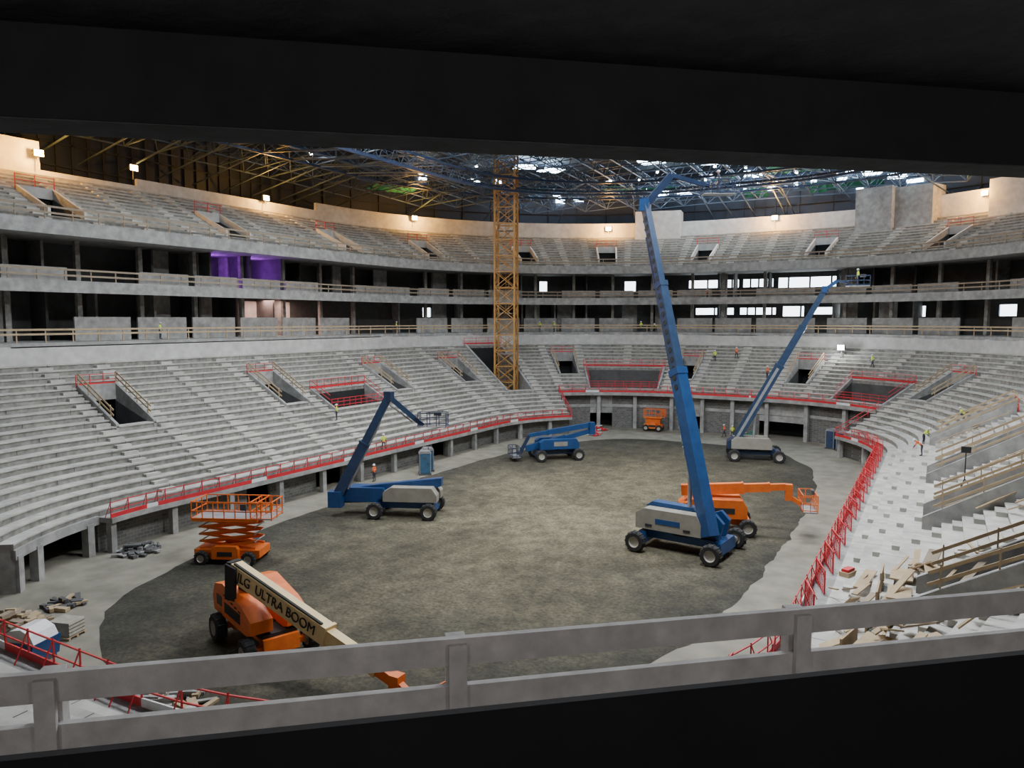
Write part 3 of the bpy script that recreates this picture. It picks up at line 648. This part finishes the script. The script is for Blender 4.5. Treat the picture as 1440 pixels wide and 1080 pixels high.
def pallet(x,y,a,load,name):
    m=MB();m.M=Matrix.Translation((x,y,0))@Matrix.Rotation(a,4,'Z')
    for k in(-.5,0,.5): m.box((0,k,.06),(1.3,.12,.1),M_wood)
    for k in range(6): m.box((-.55+k*.22,0,.13),(.16,1.2,.03),M_wood)
    for k in range(4): m.prism([(-.6,.15+k*.18),(.6,.15+k*.18),(.64,.24+k*.18),(.6,.33+k*.18),(-.6,.33+k*.18),(-.64,.24+k*.18)],-.5,.5,load)
    m.finish(name)
M_bag=mat('cement_bag',(.42,.39,.32),(.28,.26,.21),3,.8);pallet(-10.8,-36.8,.3,M_bag,'pallet_of_bags')
m=MB();m.M=Matrix.Translation((-9.6,-39.2,0))@Matrix.Rotation(.3,4,'Z');m.prism([(-.9,.15),(.9,.15),(1.05,1.1),(-1.05,1.1)],-.8,.8,M_blue)
m.prism([(-1.0,1.1),(1.0,1.1),(.8,1.5),(.3,1.75),(-.3,1.65),(-.8,1.4)],-.7,.7,M_white);m.box((0,0,.08),(1.8,1.3,.14),M_dkc);m.box((0,-.81,.6),(1.0,.02,.5),M_white);m.finish('waste_skip')
m=MB();c_=P(155,.45,0);m.box((c_.x,c_.y,3.1),(.9,.5,.22),M_wood,1.2);m.box((c_.x,c_.y,3.28),(.7,.35,.14),M_red,1.2);m.finish('tool_crate')
tp=MB()
for s in(112,118,121.5,133,139,147,153):
    for k in range(3):
        o=random.uniform(-2,2);d0=random.uniform(4,8);p=P(s+o,d0,tz(d0)+.2);q=P(s+o+random.uniform(-2.5,2.5),d0+3,tz(d0+3)+.45);tp.beam(p,q,.2,.06,M_wood)
for k in range(56):
    s=random.uniform(158,173.5);d0=random.uniform(0,6);s2=s+random.uniform(-2.2,2.2);d1=d0+random.uniform(-.6,1.6)
    d1=max(0,d1);tp.beam(P(s,d0,tz(d0)+.12+random.random()*.3),P(s2,d1,tz(d1)+.15+random.random()*.5),random.choice((.12,.25,.5)),.06,random.choice((M_wood,M_wood,M_woodd)))
for k in range(6):
    s=159+k*2.6;z=tz(1.8);tp.box(P(s,2.2,z+.45),(1.6,.08,.9),M_wood,ang(s)+1.57);tp.box(P(s,3.0,z+.75),(1.7,.9,.06),M_wood,ang(s)+1.57)
tp.finish('loose_timber_planks')
m=MB();b0=P(146,5.6,tz(5.4))
for k in range(3): m.strut(b0+V((.6*math.cos(k*2.1),.6*math.sin(k*2.1),0)),b0+V((0,0,1)),.03,M_blk)
m.strut(b0+V((0,0,.9)),b0+V((0,0,2.6)),.035,M_blk,6);m.box(b0+V((0,0,2.7)),(.5,.2,.35),M_blk);m.finish('tripod_work_lamp')
# ------------------------------------------------------------------ lamps
def lamp(s,d,z,col,pw,lens,name='floodlight',r=.3):
    m=MB();p=P(s,d,z);m.M=Matrix.Translation(p)@Matrix.Rotation(ang(s),4,'Z')
    m.prism([(-.15,-.35),(.2,-.25),(.2,.25),(-.15,.35)],-.5,.5,M_dkc);m.box((-.17,0,0),(.03,.9,.62),lens);m.strut((.1,0,-.2),(.1,0,-1.3),.05,M_galv,6);m.strut((0,-.55,-.1),(0,.55,-.1),.03,M_galv)
    o=m.finish(name)
    l=bpy.data.lights.new('bulb','POINT');l.energy=pw;l.color=col;l.shadow_soft_size=r;lo=bpy.data.objects.new('bulb',l);scene.collection.objects.link(lo);lo.location=P(s,d-1.5,z+.1);lo.parent=o
W1=(1,.47,.07)
for s,z in((9,33),(38,32.6),(55,33),(68.5,32.4),(84,33),(97,33.4)): lamp(s,29.2,z-.3,W1,3400,M_warm)
lamp(21,32,33.6,W1,120,M_warm);lamp(3,29,32,W1,2600,M_warm)
lamp(92,14.6,12.2,(.9,.97,1),700,M_wht)
for s in(25,31): lamp(s,26,21.9,(.45,.08,1),300,M_purp,'stage_light')
def area(name,loc,sx,sy,pw,col,rot=(0,0,0)):
    l=bpy.data.lights.new(name,'AREA');l.shape='RECTANGLE';l.size=sx;l.size_y=sy;l.energy=pw;l.color=col;o=bpy.data.objects.new(name,l);scene.collection.objects.link(o);o.location=loc;o.rotation_euler=rot;return o
for x,y,p_ in((-16,-18,6300),(16,-18,11800),(-16,6,7200),(16,8,11500)): area('added_overhead_fill',(x,y,37.5),6,6,p_,(.97,.985,1))  # added fill lights, kept out of view, to brighten the bowl from above
for s in(33.5,37.5): area('room_ceiling_light',P(s,24.5,18.5),2,2,420,(1,.6,.5))
pr=MB();ring(pr,W+31.5,W+39.5,26.8,26.9,14.2,18.4,M_wallw,3);pr.finish('lit_room_wall')
# ------------------------------------------------------------------ people
def person(loc,rz_,pose,vest,name='construction_worker',helm=M_white):
    J={};lean=dict(stand=0,walk=.08,bend=1.0,crouch=.6,lean=.7)[pose]
    J['pel']=(0,0,.95,.135);J['sp']=(0,0,1.14,.13);J['ch']=(0,0,1.36,.155);J['nk']=(0,0,1.5,.058);J['hd']=(0,.02,1.61,.095);J['ht']=(0,.01,1.72,.085)
    for sg,n in((-1,'l'),(1,'r')):
        J['sh'+n]=(sg*.19,0,1.42,.07);J['el'+n]=(sg*.26,-.02,1.14,.048);J['wr'+n]=(sg*.27,.10,.90,.032);J['pa'+n]=(sg*.27,.13,.82,.036)
        J['hp'+n]=(sg*.1,0,.9,.1);J['kn'+n]=(sg*.11,.03,.5,.068);J['an'+n]=(sg*.12,-.02,.1,.045);J['to'+n]=(sg*.13,.17,.045,.042)
    if pose in('walk',): 
        for n,k in(('l',1),('r',-1)):
            for j,o in(('kn',.14),('an',.26),('to',.26)):x,y,z,r=J[j+n];J[j+n]=(x,y+o*k,z,r)
            for j,o in(('el',-.1),('wr',-.2),('pa',-.22)):x,y,z,r=J[j+n];J[j+n]=(x,y+o*k,z+.03,r)
    drop=0
    if pose=='crouch':
        drop=.5
        for n in 'lr':
            x,y,z,r=J['kn'+n];J['kn'+n]=(x*1.5,.38,.52,r);J['hp'+n]=(J['hp'+n][0],0,.9-drop,.1)
        for j in('pel','sp','ch','nk','hd','ht','shl','shr','ell','elr','wrl','wrr','pal','par'): x,y,z,r=J[j];J[j]=(x,y,z-drop,r)
    if lean:
        pz=.95-drop
        for j in('sp','ch','nk','hd','ht','shl','shr','ell','elr','wrl','wrr','pal','par'):
            x,y,z,r=J[j];k=z-pz;
            J[j]=(x,y*math.cos(lean)+k*math.sin(lean),pz+k*math.cos(lean)-y*math.sin(lean),r)
        if lean>.4:
            for n in 'lr':
                sx,sy,sz,_=J['sh'+n]
                J['el'+n]=(sx*1.15,sy+.1,sz-.27,.048);J['wr'+n]=(sx*1.0,sy+.24,sz-.47,.032);J['pa'+n]=(sx*.95,sy+.27,sz-.55,.036)
    E=[('pel','sp'),('sp','ch'),('ch','nk'),('nk','hd'),('hd','ht')]
    for n in'lr': E+=[('ch','sh'+n),('sh'+n,'el'+n),('el'+n,'wr'+n),('wr'+n,'pa'+n),('pel','hp'+n),('hp'+n,'kn'+n),('kn'+n,'an'+n),('an'+n,'to'+n)]
    ks=list(J);me=bpy.data.meshes.new('b');me.from_pydata([J[k][:3] for k in ks],[(ks.index(a_),ks.index(b_)) for a_,b_ in E],[])
    ob=bpy.data.objects.new('b',me);scene.collection.objects.link(ob);ob.modifiers.new('s','SKIN');su=ob.modifiers.new('u','SUBSURF');su.levels=1
    for k,sv in zip(ks,me.skin_vertices[0].data): sv.radius=(J[k][3],J[k][3]*.85);sv.use_root=(k=='pel')
    dg=bpy.context.evaluated_depsgraph_get();em=ob.evaluated_get(dg).to_mesh()
    vs=[tuple(v.co) for v in em.vertices];fs=[(tuple(f.vertices),f.center.copy()) for f in em.polygons];ob.evaluated_get(dg).to_mesh_clear()
    def cls(a_,b_):
        if 'hd' in(a_,b_) or b_=='ht' or b_[:2]=='pa': return M_skin
        if b_ in('sp','ch','nk') or b_[:2]=='sh': return vest
        if b_[:2] in('el','wr'): return vest if b_[:2]=='el' else M_trou
        if b_[:2]=='to':return M_boot
        return M_trou
    mb=MB();mb.M=Matrix.Translation(loc)@Matrix.Rotation(rz_,4,'Z')
    segs=[(V(J[a_][:3]),V(J[b_][:3]),cls(a_,b_),(J[a_][3]+J[b_][3])/2) for a_,b_ in E]
    o=len(mb.v);mb.v+=[tuple(mb.M@V(v)) for v in vs]
    for f_,c0 in fs:
        best=None
        for p0,p1,m_,r_ in segs:
            dv=p1-p0;t=max(0,min(1,(c0-p0).dot(dv)/dv.length_squared));dd=(c0-(p0+dv*t)).length-r_
            if best is None or dd<best[0]: best=(dd,m_)
        mb.f.append(tuple(o+k for k in f_));mb.m.append(mb.mi(best[1]))
    bpy.data.objects.remove(ob)
    h=V(J['hd'][:3]);t=V(J['ht'][:3]);ax=(t-h).normalized()
    mb.lathe(h+ax*.06,ax,[(.155,-.005),(.13,.01),(.128,.05),(.11,.09),(.07,.125),(0,.14)],helm,14)
    fwd=V((0,math.cos(lean),-math.sin(lean)));mb.beam(h+fwd*.1+ax*.065,h+fwd*.2+ax*.05,.16,.015,helm)
    mb.strut(h+fwd*.085,h+fwd*.12-ax*.02,.014,M_skin,5,.018,True)
    for sg in(-1,1): mb.box(h+fwd*.092+V((sg*.033,0,0))+ax*.025,(.02,.012,.012),M_blk);mb.box(h+V((sg*.095,0,0)),(.02,.04,.06),M_skin)
    mb.box(h+fwd*.09-ax*.045,(.045,.012,.01),M_red)
    for n,sg in(('l',-1),('r',1)):
        w_,pp=V(J['wr'+n][:3]),V(J['pa'+n][:3]);dr=(pp-w_).normalized()
        for k in range(4):
            b0=pp+V((0,(k-1.5)*.019,0))+dr*.01;l_=(.07,.08,.075,.06)[k];m1=b0+dr*l_*.55;m2=m1+(dr+V((-sg*.5,0,0))).normalized()*l_*.5
            mb.strut(b0,m1,.009,M_skin,5);mb.strut(m1,m2,.008,M_skin,5,.006,True)
        b0=w_.lerp(pp,.5)+V((0,.025,0));m1=b0+dr*.03+V((0,.03,0));mb.strut(b0,m1,.011,M_skin,5);mb.strut(m1,m1+dr*.035,.009,M_skin,5,.007,True)
    c_=V(J['sp'][:3]).lerp(V(J['ch'][:3]),.35);up_=(V(J['ch'][:3])-V(J['sp'][:3])).normalized();mb.lathe(c_,up_,[(.148,-.025),(.152,0),(.148,.025)],M_white,14)
    mb.finish(name,True)
def tp_(s,row): return P(s,row*TD+.4,2.5+TH*(row+1))
for s,row,rz_,po,ve in[(25,5,2.2,'stand',M_yelv),(79,14,.3,'stand',M_yelv),(82,15,.8,'walk',M_orv),(87,10,2.4,'stand',M_orv),(124,3,1.6,'bend',M_orv),(117,3,-2,'lean',M_yelv),(112,7,1.2,'crouch',M_yelv),(95,14,2,'walk',M_yelv)]: person(tp_(s,row),rz_,po,ve)
for p_,rz_,po,ve in[(P(26,-.6,2.5),1,'walk',M_yelv),((-21.0,-1.2,0),1.5,'stand',M_orv),((-3.2,44.5,0),3,'stand',M_yelv),((2.0,44.5,0),2,'walk',M_orv),((3.2,44,0),.5,'stand',M_yelv),
    (P(62.8,18.9,14),3,'stand',M_yelv),(P(64.0,18.9,14),2.5,'stand',M_yelv),(P(71,18.9,14),3,'stand',M_yelv),(P(72.2,18.9,14),3,'bend',M_yelv),(P(16,21.0,14),-1,'stand',M_yelv),(P(51,21.0,14),-1,'stand',M_yelv),(P(76,20,19.25),-1,'stand',M_orv),
    ((-2.6,-40.0,0),1,'bend',M_orv),((19.2,30,19.64),2,'stand',M_yelv),((11.8,1,25.65),2,'stand',M_trou)]: person(p_,rz_,po,ve)
# ------------------------------------------------------------------ world, camera
w=bpy.data.worlds.new('world');scene.world=w;w.use_nodes=True;w.node_tree.nodes['Background'].inputs[0].default_value=(.6,.75,1,1);w.node_tree.nodes['Background'].inputs[1].default_value=.05
cd=bpy.data.cameras.new('camera');cd.sensor_width=36;cd.lens=26;cd.clip_end=500;co=bpy.data.objects.new('camera',cd);scene.collection.objects.link(co)
co.location=cam;co.rotation_euler=(math.radians(90-4.946),0,math.radians(30));scene.camera=co
